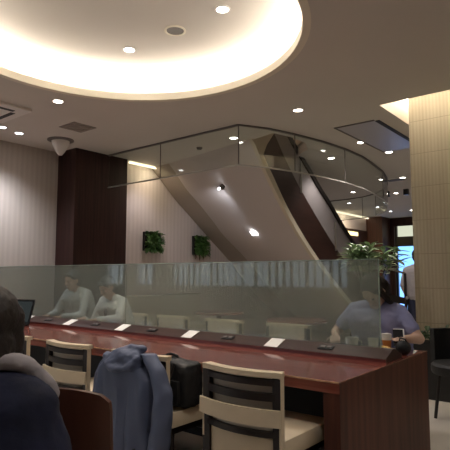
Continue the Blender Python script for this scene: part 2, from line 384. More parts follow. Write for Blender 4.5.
part(MB().ruled(dR, dL, (0, 0, .04)), 'soffit', M['stairsoff'], st, smooth=True)
part(MB().ruled(dL, dW, (0, 0, .04)), 'soffit_edge', M['stairband'], st, smooth=True)
def side(lo, hi, x0, x1):
    """panel between two y-z curves in an x slab"""
    n = len(lo); bb = MB(); A = [V((x0, p[1], p[2])) for p in lo]; B = [V((x0, p[1], p[2])) for p in hi]
    bb.ruled(A, B, (x1-x0, 0, 0)); return bb
def off(L, dy, dz): return [V((p[0], p[1]+dy, p[2]+dz)) for p in L]
def nrm(L, d):
    """offset curve perpendicular to itself in the y-z plane"""
    o = []
    for i, p in enumerate(L):
        t = V(L[min(i+1, len(L)-1)])-V(L[max(i-1, 0)]); t.x = 0; t.normalize(); o.append(V((p[0], p[1]-t.z*d, p[2]+t.y*d)))
    return o
BROWN_LO = ((4.86, 2.90), (4.74, 2.77), (4.60, 2.60), (4.64, 2.50), (4.734, 2.417), (5.045, 2.07), (5.38, 1.771), (5.821, 1.439), (6.604, .941), (7.4, .52), (8.4, .05))
# brown panel widens as it climbs down
cum = len(dR)
brown_hi = [V((-3.849, y, z)) for y, z in ((5.532, 3.44), (5.677, 3.344), (5.873, 3.179), (6.074, 2.947), (6.317, 2.71), (6.567, 2.49), (6.831, 2.279), (7.216, 1.984), (7.64, 1.681), (8.419, 1.203), (9.381, 0.625), (10.343, 0.12))]
rail_hi = [V((-3.849, y, z)) for y, z in ((5.833, 3.632), (6.014, 3.5), (6.273, 3.226), (6.555, 3.019), (6.849, 2.812), (7.156, 2.586), (7.493, 2.366), (7.757, 2.165), (8.026, 1.98), (8.78, 1.503), (9.622, 1.01), (10.463, 0.553))]
def resamp(L, n):
    L = [V(p) for p in L]; d = [0]
    for i in range(1, len(L)): d.append(d[-1]+(L[i]-L[i-1]).length)
    o = []
    for k in range(n):
        s_ = d[-1]*k/(n-1); i = 0
        while i < len(L)-2 and d[i+1] < s_: i += 1
        o.append(L[i].lerp(L[i+1], (s_-d[i])/(d[i+1]-d[i])))
    return o
N_ = 36
tt = resamp(dense([V((-3.849, y*1.2027, 1.22+1.2027*(z-1.22))) for y, z in BROWN_LO], 3), N_); rr = resamp(dR, N_); bh = resamp(dense(brown_hi, 3), N_); rh = resamp(dense(rail_hi, 3), N_)
part(side(rr, tt, -3.81, -3.865), 'edge_trim', M['stairtrim'], st, smooth=True)
part(side(tt, bh, -3.84, -3.89), 'side_panel', M['stairbrown'], st, smooth=True)
part(side(bh, nrm(rh, -.03), -3.85, -3.875), 'balustrade_panel', M['balus'], st, smooth=True)
part(MB().sweep([(-3.862, p.y, p.z) for p in rh], .075, .075), 'handrail', M['rail'], st, smooth=True)
for y, z in ((6.555, 2.706), (7.637, 1.876), (9.02, 1.082)):
    part(MB().tube([(-3.83, y, z-.26), (-3.83, y, z+.22)], .014), 'post', M['steel'], st)
def y_at(L, z):
    for p, q in zip(L[:-1], L[1:]):
        if p.z >= z >= q.z and p.z > q.z: return p.y+(q.y-p.y)*(p.z-z)/(p.z-q.z)
    return L[0].y
for k in range(16):                                                 # winding treads, each lying clear above the soffit
    z = .17*(k+1); zc = max(.02, z-.17)
    ya, yb = y_at(dR, zc), y_at(dL, zc)
    if z > 2.85: break
    part(MB().prism([(-3.90, ya+.02, z-.03), (-3.90, ya+.29, z-.03), (-5.66, yb+.29, z-.03), (-5.66, yb+.02, z-.03)], (0, 0, .03)), 'tread', M['stairsoff'], st)

# lights set in the stair underside
def soffit_pt(i, t): return dR[i].lerp(dL[i], t)
sp = thing('soffit_spotlight', 'small bright spotlight with a dark head on the pale stair underside', 'light', (-4.781, 5.821, 2.555))
part(MB().lathe([(0, .03), (.035, .03), (.04, -.02), (.03, -.03), (0, -.03)], (-4.727, 5.773, 2.531), 20, Matrix.Rotation(R(60), 4, 'X')), 'lamp_head', M['grille'], sp, smooth=True)
part(MB().lathe([(0, 0), (.03, 0), (.028, .006), (0, .006)], (-4.781, 5.773, 2.513), 20, Matrix.Rotation(R(50), 4, 'X')), 'lamp', M['lampc'], sp)
rl = tag(MB().box((-4.781, 6.651, 1.894), (.10, .012, .085), rot=Matrix.Rotation(R(50), 4, 'X')).build('soffit_panel_light', M['lampc']), 'small square white light panel low on the stair underside', 'light')

# ---------------------------------------------------------------- smoke barrier glass around the stair
near = [(-3.553, 4.642), (-3.368, 4.991), (-3.247, 5.412), (-3.139, 5.953), (-3.085, 6.495), (-3.091, 7.096), (-3.163, 7.637), (-3.283, 8.359), (-3.464, 9.02), (-3.692, 9.622), (-3.945, 10.103), (-4.33, 10.584), (-4.751, 10.848), (-5.232, 10.969), (-6.17, 10.969)]
sb = thing('smoke_barrier', 'clear glass smoke barrier hanging from the ceiling around the staircase', 'glass barrier', (-4.691, 6.615, 3))
panes = [[(-5.995, 4.654), (-4.889, 4.648)], [(-4.877, 4.648), near[0]], near[0:3], near[2:5], near[4:8], near[7:10], near[9:12], near[11:13], near[12:14], near[13:15]]
for p in panes:
    q = [V(a) for a in p]; q[0] = q[0].lerp(q[1], .01); q[-1] = q[-1].lerp(q[-2], .01)
    part(MB().wallstrip(q, 2.52, H-.01, .009), 'glass_pane', M['smoke'], sb, smooth=True)
full = [(-5.995, 4.654), (-4.883, 4.648)]+near
part(MB().wallstrip(full, H-.018, H, .034), 'ceiling_channel', M['grille'], sb)
part(MB().wallstrip(full, 2.502, 2.518, .016), 'bottom_edge', mat('glass_bottom_bead', (.42, .40, .36), .3), sb)
for p in (full[1], near[0], near[2], near[4], near[7], near[9], near[11], near[12]):
    part(MB().bx(p[0]-.004, p[0]+.004, p[1]-.006, p[1]+.006, 2.519, 2.988), 'joint', M['grille'], sb)

# ---------------------------------------------------------------- ceiling fittings
def downlight(x, y, z, label, power=9, r=.05, blend=.8, size=115, cool=False):
    t = thing('downlight', label, 'ceiling light', (x, y, z), group='recessed ceiling downlights')
    part(MB().lathe([(r, 0), (r+.014, 0), (r+.014, -.006), (r, -.008), (r-.004, -.002), (r, 0)], (x, y, z), 24), 'trim_ring', M['white'], t, smooth=True)
    part(MB().lathe([(0, -.003), (r-.002, -.003), (r-.002, .0), (0, .0)], (x, y, z), 24), 'lamp', M['lampc' if cool else 'lamp'], t)
    if power:
        l = bpy.data.lights.new('downlight_beam', 'SPOT'); l.energy = power*1.7; l.color = (1, .93, .88) if not cool else (.9, .92, 1); l.spot_size = R(size); l.spot_blend = blend; l.shadow_soft_size = .05
        o = bpy.data.objects.new('downlight_beam', l); C.objects.link(o); o.location = (x, y, z-.03)
dl = [
 (-3.37, 1.83, 3.295, 'downlight at the near left inside the round ceiling recess', 10),
 (-3.51, 2.93, 3.295, 'downlight in the middle of the round ceiling recess, left of the round speaker', 10),
 (-2.39, 2.92, 3.295, 'downlight at the right inside the round ceiling recess', 10),
 (-4.507, 2.837, H, 'downlight between the round recess and the ceiling air conditioner', 9),
 (-5.844, 2.933, H, 'left downlight of the pair close to the striped left wall', 9),
 (-5.929, 3.199, H, 'right downlight of the pair close to the striped left wall', 9),
 (-2.736, 4.636, H, 'downlight on the open ceiling between round recess and hanging glass', 9),
 (-2.766, 6.324, H, 'downlight just outside the hanging glass, beside the pale access panel', 9),
 (-2.68, 7.1, H, 'downlight at the far end of the pale access panel', 9),
 (-5.532, 5.773, H, 'downlight inside the hanging glass nearest the striped wall', 5),
 (-3.967, 5.075, H, 'downlight inside the corner of the hanging glass', 4),
 (-3.512, 6.916, H, 'downlight inside the hanging glass beside the stair handrail', 7),
 (-4.628, 10.098, H, 'downlight near the back curve of the hanging glass, left one', 6),
 (-5.429, 11.599, H, 'downlight beyond the hanging glass close to the lit far wall', 4),
 (-5.172, 12.749, H, 'downlight far back, second from the brown column', 4),
 (-5.232, 13.831, H, 'downlight far back just in front of the brown column', 4),
 (-3.212, 9.141, H, 'downlight outside the right curve of the hanging glass, farther one', 6),
 (-3.957, 10.813, H, 'downlight at the back right outside the hanging glass', 4),
 (-3.608, 11.548, H, 'downlight beside the ribbed pillar edge, far back', 4),
 (-4.691, 13.951, H, 'downlight above the way to the entrance door', 4),
]
for x, y, z, lab, pw in dl: downlight(x, y, z, lab, pw, cool=(z == H and x < -4.8))
sk = thing('ceiling_speaker', 'round grey ceiling speaker with white rim inside the round recess', 'speaker', (-2.923, 2.935, 3.295))
part(MB().lathe([(.07, 0), (.092, 0), (.092, -.008), (.078, -.010), (.07, 0)], sk.location, 32), 'rim', M['cream_lip'], sk, smooth=True)
part(MB().lathe([(0, -.004), (.076, -.004), (.076, 0), (0, 0)], sk.location, 32), 'grille', M['grille'], sk)
cs = thing('cone_camera', 'white cone-shaped fixture on a round dark base by the left wall', 'ceiling fixture', (-5.809, 3.716, H))
part(MB().lathe([(0, 0), (.17, 0), (.17, -.012), (.13, -.02), (0, -.02)], cs.location, 32), 'base', M['grille'], cs, smooth=True)
part(MB().lathe([(.115, -.02), (.11, -.06), (.06, -.16), (.025, -.205), (0, -.21)], cs.location, 32, ), 'cone', M['white'], cs, smooth=True)
vt_ = thing('ceiling_vent', 'small square grey ceiling vent left of the hanging glass', 'vent', (-5.136, 3.512, H))
part(MB().bx(-5.292, -4.979, 3.356, 3.668, H-.008, H), 'vent_frame', mat('vent_frame_paint', (.27, .235, .21), .7), vt_)
for k in range(6): part(MB().bx(-5.268, -5.003, 3.385+k*.045, 3.399+k*.045, H-.016, H-.008), 'slat', M['stairband'], vt_)
ac = thing('air_conditioner', 'white square ceiling air conditioner cassette at the left edge', 'air conditioner', (-5.472, 2.285, H))
part(MB().bx(-6.014, -4.955, 1.78, 2.814, H-.03, H, .008), 'cassette', M['white'], ac)
part(MB().bx(-5.749, -5.22, 2.045, 2.55, H-.036, H-.03), 'intake_grille', mat('intake_grey', (.35, .36, .38), .5), ac)
for a in ((-5.10, -5.05, 1.93, 2.67), (-5.92, -5.87, 1.93, 2.67)): part(MB().bx(*a, H-.034, H-.03), 'air_slot', M['black'], ac)
for a in ((-5.83, -5.14, 2.67, 2.72), (-5.83, -5.14, 1.88, 1.93)): part(MB().bx(*a, H-.034, H-.03), 'air_slot', M['black'], ac)
ap = thing('access_panel', 'pale rectangular ceiling panel with dark slots near the ribbed pillar', 'ceiling panel', (-2.466, 6.254, H))
part(MB().bx(-2.718, -2.237, 5.508, 7.036, H-.006, H), 'panel', M['panel'], ap)
part(MB().bx(-2.237, -2.189, 5.532, 6.976, H-.01, H), 'slot', M['black'], ap); part(MB().bx(-2.742, -2.718, 5.508, 7.036, H-.01, H), 'slot', M['grille'], ap); part(MB().bx(-2.742, -2.237, 5.484, 5.508, H-.01, H), 'slot', M['grille'], ap)
for x, y, lab in ((-3.61, 10.46, 'small black box on the far ceiling nearest the ribbed pillar'), (-4.03, 10.49, 'small black box on the far ceiling behind the hanging glass curve')):
    tag(MB().bx(x-.05, x+.05, y-.05, y+.05, H-.12, H, .01).build('ceiling_box', M['blackp']), lab, 'ceiling box', 'small black ceiling boxes')
dt = tag(MB().lathe([(0, -.03), (.03, -.03), (.045, -.01), (.045, 0), (0, 0)], (-4.648, 5.172, H), 20).build('smoke_detector', M['grille'], smooth=True), 'small grey smoke detector on the ceiling inside the hanging glass', 'detector')
tag(MB().bx(-3.548, -3.247, 9.201, 9.381, H-.01, H).build('ceiling_vent', M['grille']), 'small grey slot vent on the far ceiling by the ribbed pillar', 'vent')

# ---------------------------------------------------------------- long table
T0, T1, TY0, TY1, TZ = -6.2, -1.106, 2.21, 3.49, .72
tb = thing('long_table', 'long dark red wooden communal table with solid end panel', 'table', (-3.2, 2.85, 0))
part(MB().bx(T0, T1, TY0, TY1, TZ-.055, TZ, .003), 'tabletop', M['tabletop'], tb)
part(MB().bx(T0, T1-.002, TY0-.003, TY0+.002, TZ-.006, TZ+.0008), 'edge_banding', M['edge'], tb)
part(MB().bx(T1-.002, T1+.0015, TY0, TY1, TZ-.004, TZ+.0006), 'edge_banding', mat('worn_edge_dark', (.16, .08, .05), .5, var=.7, vscale=(9, 9, 9)), tb)
part(MB().bx(T1-.085, T1, TY0+.004, TY1-.004, 0, TZ-.055).bx(T1-.004, T1+.0008, TY0+.004, TY1-.002, TZ-.055, TZ-.003), 'end_panel', M['tableend'], tb)
part(MB().bx(T0, T0+.085, TY0+.004, TY1-.004, 0, TZ-.055), 'end_panel', M['tableend'], tb)
part(MB().bx(T0+.085, T1-.085, 2.83, 2.87, .06, TZ-.055), 'modesty_panel', M['black'], tb)
part(MB().tube([(T0+.085, 2.62, .22), (T1-.085, 2.62, .22)], .018), 'foot_rail', M['rail'], tb)
prof = [(2.855, TZ), (2.855, TZ+.022), (2.965, TZ+.066), (3.0, TZ+.066), (3.11, TZ+.022), (3.11, TZ)]
ld = part(MB().prism([(T0+.02, y, z) for y, z in prof], (T1-.03-T0-.02, 0, 0)), 'ledge', M['ledge'], tb)
part(MB().bx(T0+.02, T1-.028, 2.852, 2.856, TZ, TZ+.020), 'ledge_riser', M['ledgered'], tb)
gp = thing('glass_partition', 'long frosted greenish glass screen standing along the middle of the table', 'glass partition', (-3.2, 2.98, TZ+.066))
xsn = [T0+.02, -3.55, -1.215]
for a, c in zip(xsn[:-1], xsn[1:]): part(MB().bx(a, c-.003, 2.976, 2.986, TZ+.066, 1.315), 'glass_pane', M['frost'], gp)
part(MB().bx(T0+.02, -1.215, 2.9755, 2.9865, 1.315, 1.319), 'polished_edge', M['edgeglass'], gp)
part(MB().bx(-1.215, -1.211, 2.9755, 2.9865, TZ+.066, 1.319), 'polished_edge', M['edgeglass'], gp)
sl = math.atan2(.044, .11)
ids = ['farthest left, beside the laptop', 'second from the left', 'third from the left, above the blue coat', 'fourth from the left, above the black bag', 'nearest the table end']
for k, x in enumerate((-5.05, -4.28, -3.50, -2.70, -1.925)):
    w = .105
    tag(MB().box((x, 2.907, TZ+.0465), (w, .112, .0025), rot=Matrix.Rotation(sl, 4, 'X')).build('notice_card', M['card']), 'white notice card on the table ledge, '+ids[k], 'card', 'white cards along the ledge')
for k, (x, lb) in enumerate(((-4.66, 'between the first and second cards from the left'), (-3.89, 'between the second and third cards from the left'), (-3.13, 'between the third and fourth cards from the left'), (-2.33, 'between the two cards nearest the table end'), (-1.54, 'at the table end, right of all the cards'))):
    o_ = thing('power_outlet', 'black twin power outlet on the ledge '+lb, 'outlet', (x, 2.91, TZ+.046), group='black power outlets along the ledge')
    rt_ = Matrix.Rotation(sl, 4, 'X')
    pl_ = part(MB().box((x, 2.91, TZ+.048), (.10, .045, .006), rot=rt_, bev=.002), 'plate', M['blackp'], o_)
    for dx in (-.022, .022): MB().box((x+dx, 2.91, TZ+.053), (.028, .024, .005), rot=rt_).build('socket', M['grille'], pl_)

# ---------------------------------------------------------------- chairs
def bow(w, z, y0=-.25, d=.045, n=10, tilt=0): return [(w*(2*k/n-1), y0-d*(1-(2*k/n-1)**2), z) for k in range(n+1)]
def make_chair(loc, rz, label):
    t = thing('dining_chair', label, 'chair', (0, 0, 0), 0, 'cream backed chairs at the long table')
    P_ = lambda mb_, n, m, **k: mb_.build(n, m, t, **k)
    P_(MB().box((0, 0, .445), (.45, .46, .09), bev=.025), 'seat', M['cream'], smooth=True)
    P_(MB().bx(-.20, .20, -.20, .20, .365, .40), 'seat_frame', M['frame'])
    # padded inner back: curved sheet
    pts = bow(.185, 0, -.232, .045); pp = MB(); pp.wallstrip([(x, y) for x, y, z in pts], .50, .765, .024); P_(pp, 'back_pad', M['cushion'], smooth=True)
    P_(MB().sweep([(x, y, .775) for x, y, z in bow(.225, 0, -.245, .045)], .05, .024), 'top_cap', M['cream'], smooth=True)
    for s_ in (-1, 1):
        P_(MB().sweep([(s_*.206, -.255, .36), (s_*.206, -.258, .76)], .042, .03), 'stile', M['frame'])
        P_(MB().bx(s_*.224-.006, s_*.224+.006, -.272, -.243, .44, .768, .003), 'side_trim', M['cream'])
    for z, h in ((.740, .028), (.676, .034), (.515, .026)):
        P_(MB().sweep(bow(.205, z, -.258, .045), .022, h), 'rail', M['frame'], smooth=True)
    P_(MB().sweep(bow(.232, .592, -.282, .045), .014, .074), 'belt', M['cream'], smooth=True)
    P_(MB().sweep(bow(.19, .43, -.25, .02), .012, .12), 'lower_back', M['cream'], smooth=True)
    for sx in (-1, 1):
        for sy in (-1, 1):
            P_(MB().tube([(sx*.18, sy*.18, .37), (sx*.2, sy*.21, 0)], [.018, .013], 8), 'leg', M['frame'])
    t.location = loc; t.rotation_euler = (0, 0, rz); return t
ch = make_chair((-1.475, 2.20, 0), 0, 'cream and dark wood chair nearest the table end, fully in view')
dup(ch, (-2.19, 2.20, 0), 0, 'cream chair mostly covered by the slate blue coat and holding a black bag')
dup(ch, (-2.88, 2.20, 0), 0, 'cream slatted chair between the blue coat and the person in navy')
dup(ch, (-3.58, 2.20, 0), 0, 'cream chair partly behind the head of the person in navy')
for x, lb in ((-3.85, 'cream chair across the table beside the man in a white shirt, seen through glass'), (-3.15, 'empty cream chair across the table behind the third and fourth cards'), (-2.42, 'empty cream chair across the table behind the two right-hand cards'),
              (-1.60, 'cream chair across the table under the woman in lilac'), (-4.47, 'cream chair across the table under the man in a white shirt'), (-5.02, 'cream chair across the table under the man nearest the wood wall')):
    if x == -5.02: continue
    dup(ch, (x, 3.62, 0), PI, lb)
# brown wooden chair in the foreground
wc = thing('wooden_chair', 'brown curved-back wooden chair beside the person in navy', 'chair', (-1.715, 1.215, 0), R(24))
def P2(mb_, n, m, **k): return mb_.build(n, m, wc, **k)
bk = bmesh.new(); rows = []
nx, nz = 16, 8
for j in range(nz+1):
    row = []
    for i in range(nx+1):
        u = 2*i/nx-1; z = .46+(.355)*j/nz
        top = .835-.035*abs(u)**3-.0*u
        z = .44+(top-.44)*j/nz; w = .235
        xx = u*w; 
        if j == nz and abs(u) > .95: xx = u*w*.985; z -= .012
        row.append((xx, -.17-.05*(1-u*u)-.03*j/nz, z))
    rows.append(row)
m_ = MB(); A = [bk.verts.new(p) for r_ in rows for p in r_]; B = [bk.verts.new((p[0], p[1]+.02, p[2])) for r_ in rows for p in r_]; W = nx+1
for j in range(nz):
    for i in range(nx):
        q = (j*W+i, j*W+i+1, (j+1)*W+i+1, (j+1)*W+i); bk.faces.new([A[k] for k in q]); bk.faces.new([B[k] for k in q][::-1])
for j in range(nz):
    for i in (0, nx): bk.faces.new((A[j*W+i], A[(j+1)*W+i], B[(j+1)*W+i], B[j*W+i]))
for i in range(nx):
    for j in (0, nz): bk.faces.new((A[j*W+i], A[j*W+i+1], B[j*W+i+1], B[j*W+i]))
m_.add(bk); P2(m_, 'backrest', M['oldwood'], smooth=True)
P2(MB().box((0, .05, .44), (.44, .42, .05), bev=.02), 'seat', M['oldwood'], smooth=True)
for sx in (-1, 1):
    for sy in (-1, 1): P2(MB().tube([(sx*.18, .05+sy*.17, .42), (sx*.2, .05+sy*.19, 0)], [.018, .013], 8), 'leg', M['oldwood'])
# black chair by the pillar
bc = thing('black_chair', 'black rounded chair at the right edge in front of the ribbed pillar', 'chair', (-1.21, 4.70, 0), R(-20))
def P3(mb_, n, m, **k): return mb_.build(n, m, bc, **k)
arc = [(.26*math.sin(a), .26*math.cos(a)) for a in [R(q) for q in range(-95, 96, 10)]]
P3(MB().wallstrip(arc, .40, .74, .045), 'backrest', M['bag'], smooth=True)
P3(MB().lathe([(0, .38), (.23, .38), (.24, .40), (.24, .45), (.22, .47), (0, .47)], (0, 0, 0), 28), 'seat', M['bag'], smooth=True)
for a in (45, 135, 225, 315): P3(MB().tube([(.17*math.cos(R(a)), .17*math.sin(R(a)), .39), (.22*math.cos(R(a)), .22*math.sin(R(a)), 0)], .014, 8), 'leg', M['rail'])

# laptop at the table's left end
lp = thing('laptop', 'black laptop standing open at the left end of the long table', 'laptop', (-4.80, 2.57, TZ), R(12))
def P4(mb_, n, m, parent=None, **k): return mb_.build(n, m, parent or lp, **k)
P4(MB().box((0, 0, .009), (.30, .22, .016), bev=.004), 'base', M['blackp'])
lid_ = P4(MB().box((0, .142, .135), (.30, .012, .245), rot=Matrix.Rotation(R(-16), 4, 'X'), bev=.004), 'lid', M['blackp'])
P4(MB().box((0, .134, .137), (.26, .003, .20), rot=Matrix.Rotation(R(-16), 4, 'X')), 'screen', M['screen'], parent=lid_)

# ---------------------------------------------------------------- coat on the chair
ct = thing('coat', 'slate blue coat with a hood draped over the back of a chair', 'coat', (-2.22, 1.88, 0))
def loft(rings, cap=True):
    b = bmesh.new(); G = [[b.verts.new(p) for p in q] for q in rings]; n = len(G[0])
    for i in range(len(G)-1):
        for k in range(n): b.faces.new((G[i][k], G[i][(k+1) % n], G[i+1][(k+1) % n], G[i+1][k]))
    if cap: b.faces.new(G[0][::-1]); b.faces.new(G[-1])
    return b
CX, CY = -2.225, 1.90
rings = []
for i in range(46):
    f = i/45; z = .815-.64*f
    w = .115+.145*min(1, (f/.16))**.5+.04*f; th = .03+.045*min(1, f/.10)**.5+.015*f; ring = []
    for k in range(96):
        a = 2*PI*k/96; ca, sa = math.cos(a), math.sin(a)
        px_ = abs(ca)**.7*math.copysign(1, ca)*w; py_ = abs(sa)**.8*math.copysign(1, sa)*th
        fold = (.010*math.sin(px_*38+f*2.5)+.008*math.sin(px_*71-f*4+1)+.006*math.sin(px_*20+f*9))*min(1, f*3)
        if sa > 0: fold *= .2
        ring.append((CX+px_+.012*math.sin(f*7)*abs(ca), CY+py_-fold*(1 if sa < 0 else -1)-.03*(1-ca*ca)*(sa < 0), z-.10*(abs(px_)/.22)**1.6*max(0, 1-f*3.5)))
    rings.append(ring)
m_ = MB(); m_.add(loft(rings)); part(m_, 'coat_body', M['coat'], ct, smooth=True)
def sleeve(path, rad, nm):
    rings = []; P_ = [V(p) for p in path]; n = 40
    for i in range(n):
        f = i/(n-1)*(len(P_)-1); k0 = min(int(f), len(P_)-2); c = P_[k0].lerp(P_[k0+1], f-k0); ring = []
        rr_ = rad[0]+(rad[1]-rad[0])*i/(n-1)
        for k in range(40):
            a = 2*PI*k/40; q = rr_*(1+.05*math.sin(i*.8+3*math.cos(a))+.04*math.sin(3*a+i*.4))
            ring.append(c+V((q*math.cos(a), q*.9*math.sin(a), 0)))
        rings.append(ring)
    m_ = MB(); m_.add(loft(rings)); part(m_, nm, M['coat'], ct, smooth=True)
sleeve([(-2.05, 1.88, .80), (-1.97, 1.865, .735), (-1.915, 1.855, .64), (-1.895, 1.845, .55), (-1.905, 1.84, .44), (-1.925, 1.835, .34), (-1.935, 1.83, .22)], (.045, .062), 'sleeve')
sleeve([(-2.385, 1.90, .76), (-2.445, 1.885, .66), (-2.47, 1.88, .50), (-2.445, 1.88, .34), (-2.43, 1.88, .2)], (.04, .05), 'sleeve')
m_ = MB()
rt2 = Matrix.Rotation(R(-8), 4, 'Y')
m_.ell((-2.205, 1.85, .765), (.135, .060, .062), rt2).ell((-2.17, 1.885, .81), (.095, .05, .035), rt2).ell((-2.25, 1.835, .735), (.095, .055, .05)).ell((-2.14, 1.84, .745), (.075, .05, .06))
for k in range(22):
    a = PI*k/21; m_.ell((-2.20+.125*math.cos(a), 1.825-.03*math.sin(a), .775-.055*math.sin(a)), (.02, .03, .02))
part(m_, 'hood', M['coat'], ct, voxel=.008, sm=3, disp=(.028, .06))
for z in (.29, .265, .24): part(MB().lathe([(0, -.004), (.009, -.004), (.009, .004), (0, .004)], (-2.02+(.29-z)*.5, 1.765, z+.05), 12, Matrix.Rotation(R(90), 4, 'X')), 'button', M['black'], ct)

# ---------------------------------------------------------------- backpack on the chair seat
bp = thing('backpack', 'black nylon backpack standing on the seat beside the blue coat', 'bag', (-2.07, 2.10, .49))
m_ = MB(); m_.box((-2.07, 2.115, .615), (.30, .16, .25), bev=.05).ell((-2.07, 2.10, .71), (.11, .07, .05))
part(m_, 'bag_body', M['bag'], bp, voxel=.010, sm=4, disp=(.018, .07))
part(MB().box((-2.05, 2.025, .58), (.18, .03, .13), bev=.012), 'front_pocket', M['bag'], bp, smooth=True)
part(MB().tube([(-2.13, 2.09, .74), (-2.12, 2.09, .765), (-2.08, 2.09, .775), (-2.04, 2.09, .765), (-2.03, 2.09, .745)], .009, 8), 'carry_handle', M['bag'], bp, smooth=True)
for dx in (-.09, .06): part(MB().tube([(-2.07+dx, 2.035, .73), (-2.07+dx, 2.0, .66), (-2.07+dx, 2.01, .52)], .008, 8), 'strap', M['rail'], bp, smooth=True)

# ---------------------------------------------------------------- green wall frames
def wallplant(y0, y1, z0, z1, label, roots):
    t = thing('green_wall_frame', label, 'wall plant', (-6.17, (y0+y1)/2, z0), group='framed plants on the striped wall')
    part(MB().bx(-6.169, -6.11, y0, y1, z0, z1), 'frame', M['black'], t)
    f = MB()
    for k in range(300):
        y = random.uniform(y0, y1); z = random.uniform(z0, z1)
        f.leaf((-6.105, y, z), (1, random.uniform(-1.2, 1.2), random.uniform(-.9, .9)), (0, 0, 1), random.uniform(.06, .11), random.uniform(.03, .055), .3)
    for k in range(14): f.leaf((-6.10, y1-.02, z0+(z1-z0)*.55+random.uniform(-.05, .05)), (.6, 1, random.uniform(-.5, .5)), (0, 0, 1), .09, .04, .3)
    part(f, 'foliage', M['leaf'], t)
    if roots:
        for k in range(3):
            y = y0+.05+k*.10; part(MB().tube([(-6.13, y, z0+.01), (-6.12, y+.01, z0-.04), (-6.12, y-.008, z0-random.uniform(.07, .1))], [.014, .012, .006], 6), 'hanging_root', M['root'], t)
    return t
wallplant(5.50, 5.85, 1.61, 1.92, 'square framed green plant panel on the striped wall nearer the wood wall', False)
wallplant(6.675, 7.01, 1.58, 1.92, 'tall framed green plant with hanging roots on the wall beside the stair', True)

# poster at the left frame edge
po = thing('wall_poster', 'small framed red poster on the striped wall at the left edge', 'picture', (-6.434, 3.007, 1.918))
part(MB().bx(-6.433, -6.41, 2.826, 3.193, 1.773, 2.158), 'frame', M['paper'], po)
part(MB().bx(-6.41, -6.407, 2.85, 3.185, 1.821, 2.086), 'print', M['red'], po)

# ---------------------------------------------------------------- potted plant behind the table
pl = thing('potted_plant', 'tall plant with long pale green leaves standing behind the glass partition', 'plant', (-2.32, 5.35, 0))
part(MB().lathe([(0, 0), (.14, 0), (.19, .45), (.20, .47), (.18, .47), (.17, .43), (0, .43)], (-2.32, 5.35, 0), 28), 'pot', M['pot'], pl, smooth=True)
part(MB().lathe([(0, .43), (.165, .43), (0, .445)], (-2.32, 5.35, 0), 24), 'soil', M['soil'], pl)
f = MB(); stem_ends = []
for k in range(16):
    a = k*2.4; r_ = .04+.25*((k*37) % 11)/11
    top = V((-2.30+r_*math.cos(a)*1.15, 5.35+r_*math.sin(a), 1.38+.19*((k*53) % 13)/13)); stem_ends.append(top)
    part(MB().tube([(-2.30+.04*math.cos(a), 5.35+.04*math.sin(a), .42), tuple(V((-2.30, 5.35, .8)).lerp(top, .35)), tuple(top)], [.009, .007, .004], 6), 'stem', M['darkleaf'], pl)
    for j in range(16):
        b_ = j*2.399+k; el = random.uniform(-.1, .75)
        f.leaf(top-V((0, 0, .010*j)), (math.cos(b_), math.sin(b_), el), (0, 0, 1), random.uniform(.14, .22), random.uniform(.045, .065), random.uniform(.05, .35))
part(f, 'foliage', M['bigleaf'], pl)
# low planter by the pillar
lo = thing('low_planter', 'low dark planter of leafy greens at the foot of the ribbed pillar', 'plant', (-1.383, 5.316, 0))
part(MB().bx(-1.80, -.72, 5.24, 5.45, 0, .55), 'trough', M['black'], lo)
f = MB()
for k in range(170):
    x = random.uniform(-1.73, -.78); b_ = random.uniform(0, 2*PI)
    f.leaf((x, 5.33, .55+random.uniform(0, .12)), (math.cos(b_)*.8, min(.2, math.sin(b_)), random.uniform(-.1, .9)), (0, 0, 1), random.uniform(.08, .15), random.uniform(.035, .06), .5)
part(f, 'foliage', M['darkleaf'], lo)

# low railing with posts near the entrance route
rb = thing('stair_barrier', 'dark low railing with a pale top bar behind the woman in lilac', 'railing', (-2.886, 7.697, 0))
part(MB().sweep([(-3.151, 7.517, 1.4), (-2.766, 7.818, 1.244)], .03, .03), 'top_bar', M['steel'], rb)
part(MB().sweep([(-3.307, 7.397, 0.979), (-3.007, 7.625, 0.883), (-2.73, 7.854, 0.811)], .03, .10), 'middle_bar', M['rail'], rb)
part(MB().tube([(-2.766, 7.818, 0), (-2.766, 7.818, 1.244)], .022), 'post', M['rail'], rb)
part(MB().tube([(-3.151, 7.517, 0), (-3.151, 7.517, 1.4)], .022), 'post', M['rail'], rb)
part(MB().ell((-2.742, 7.806, 0.871), (.024, .024, .024)), 'knob', M['steel'], rb, smooth=True)

# bench along the striped wall behind the partition
bn = thing('wall_bench', 'long dark upholstered bench along the striped wall behind the glass', 'bench', (-5.833, 5.893, 0))
part(MB().bx(-6.158, -5.556, 5.051, 6.735, .1, .42, .02), 'seat', M['cushion'], bn)
part(MB().bx(-6.158, -6.014, 5.051, 6.735, .42, .9, .02), 'backrest', M['cushion'], bn)
# small tables behind
def small_table(x, y, label, first=[None]):
    if first[0] is None:
        t = thing('small_table', label, 'table', (0, 0, 0), group='small round tables')
        MB().lathe([(0, .70), (.33, .70), (.34, .715), (.33, .73), (0, .73)], (0, 0, 0), 36).build('tabletop', M['tabletop'], t, smooth=True)
        MB().tube([(0, 0, .02), (0, 0, .7)], .03).build('pole', M['rail'], t, smooth=True)
        MB().lathe([(0, 0), (.24, 0), (.23, .02), (0, .03)], (0, 0, 0), 28).build('foot', M['rail'], t, smooth=True)
        first[0] = t; t.location = (x, y, 0); return t
    return dup(first[0], (x, y, 0), 0, label)
small_table(-4.4, 5.3, 'small round table behind the glass left of the stair foot')
small_table(-2.95, 4.9, 'small round table behind the glass below the corner of the hanging glass')

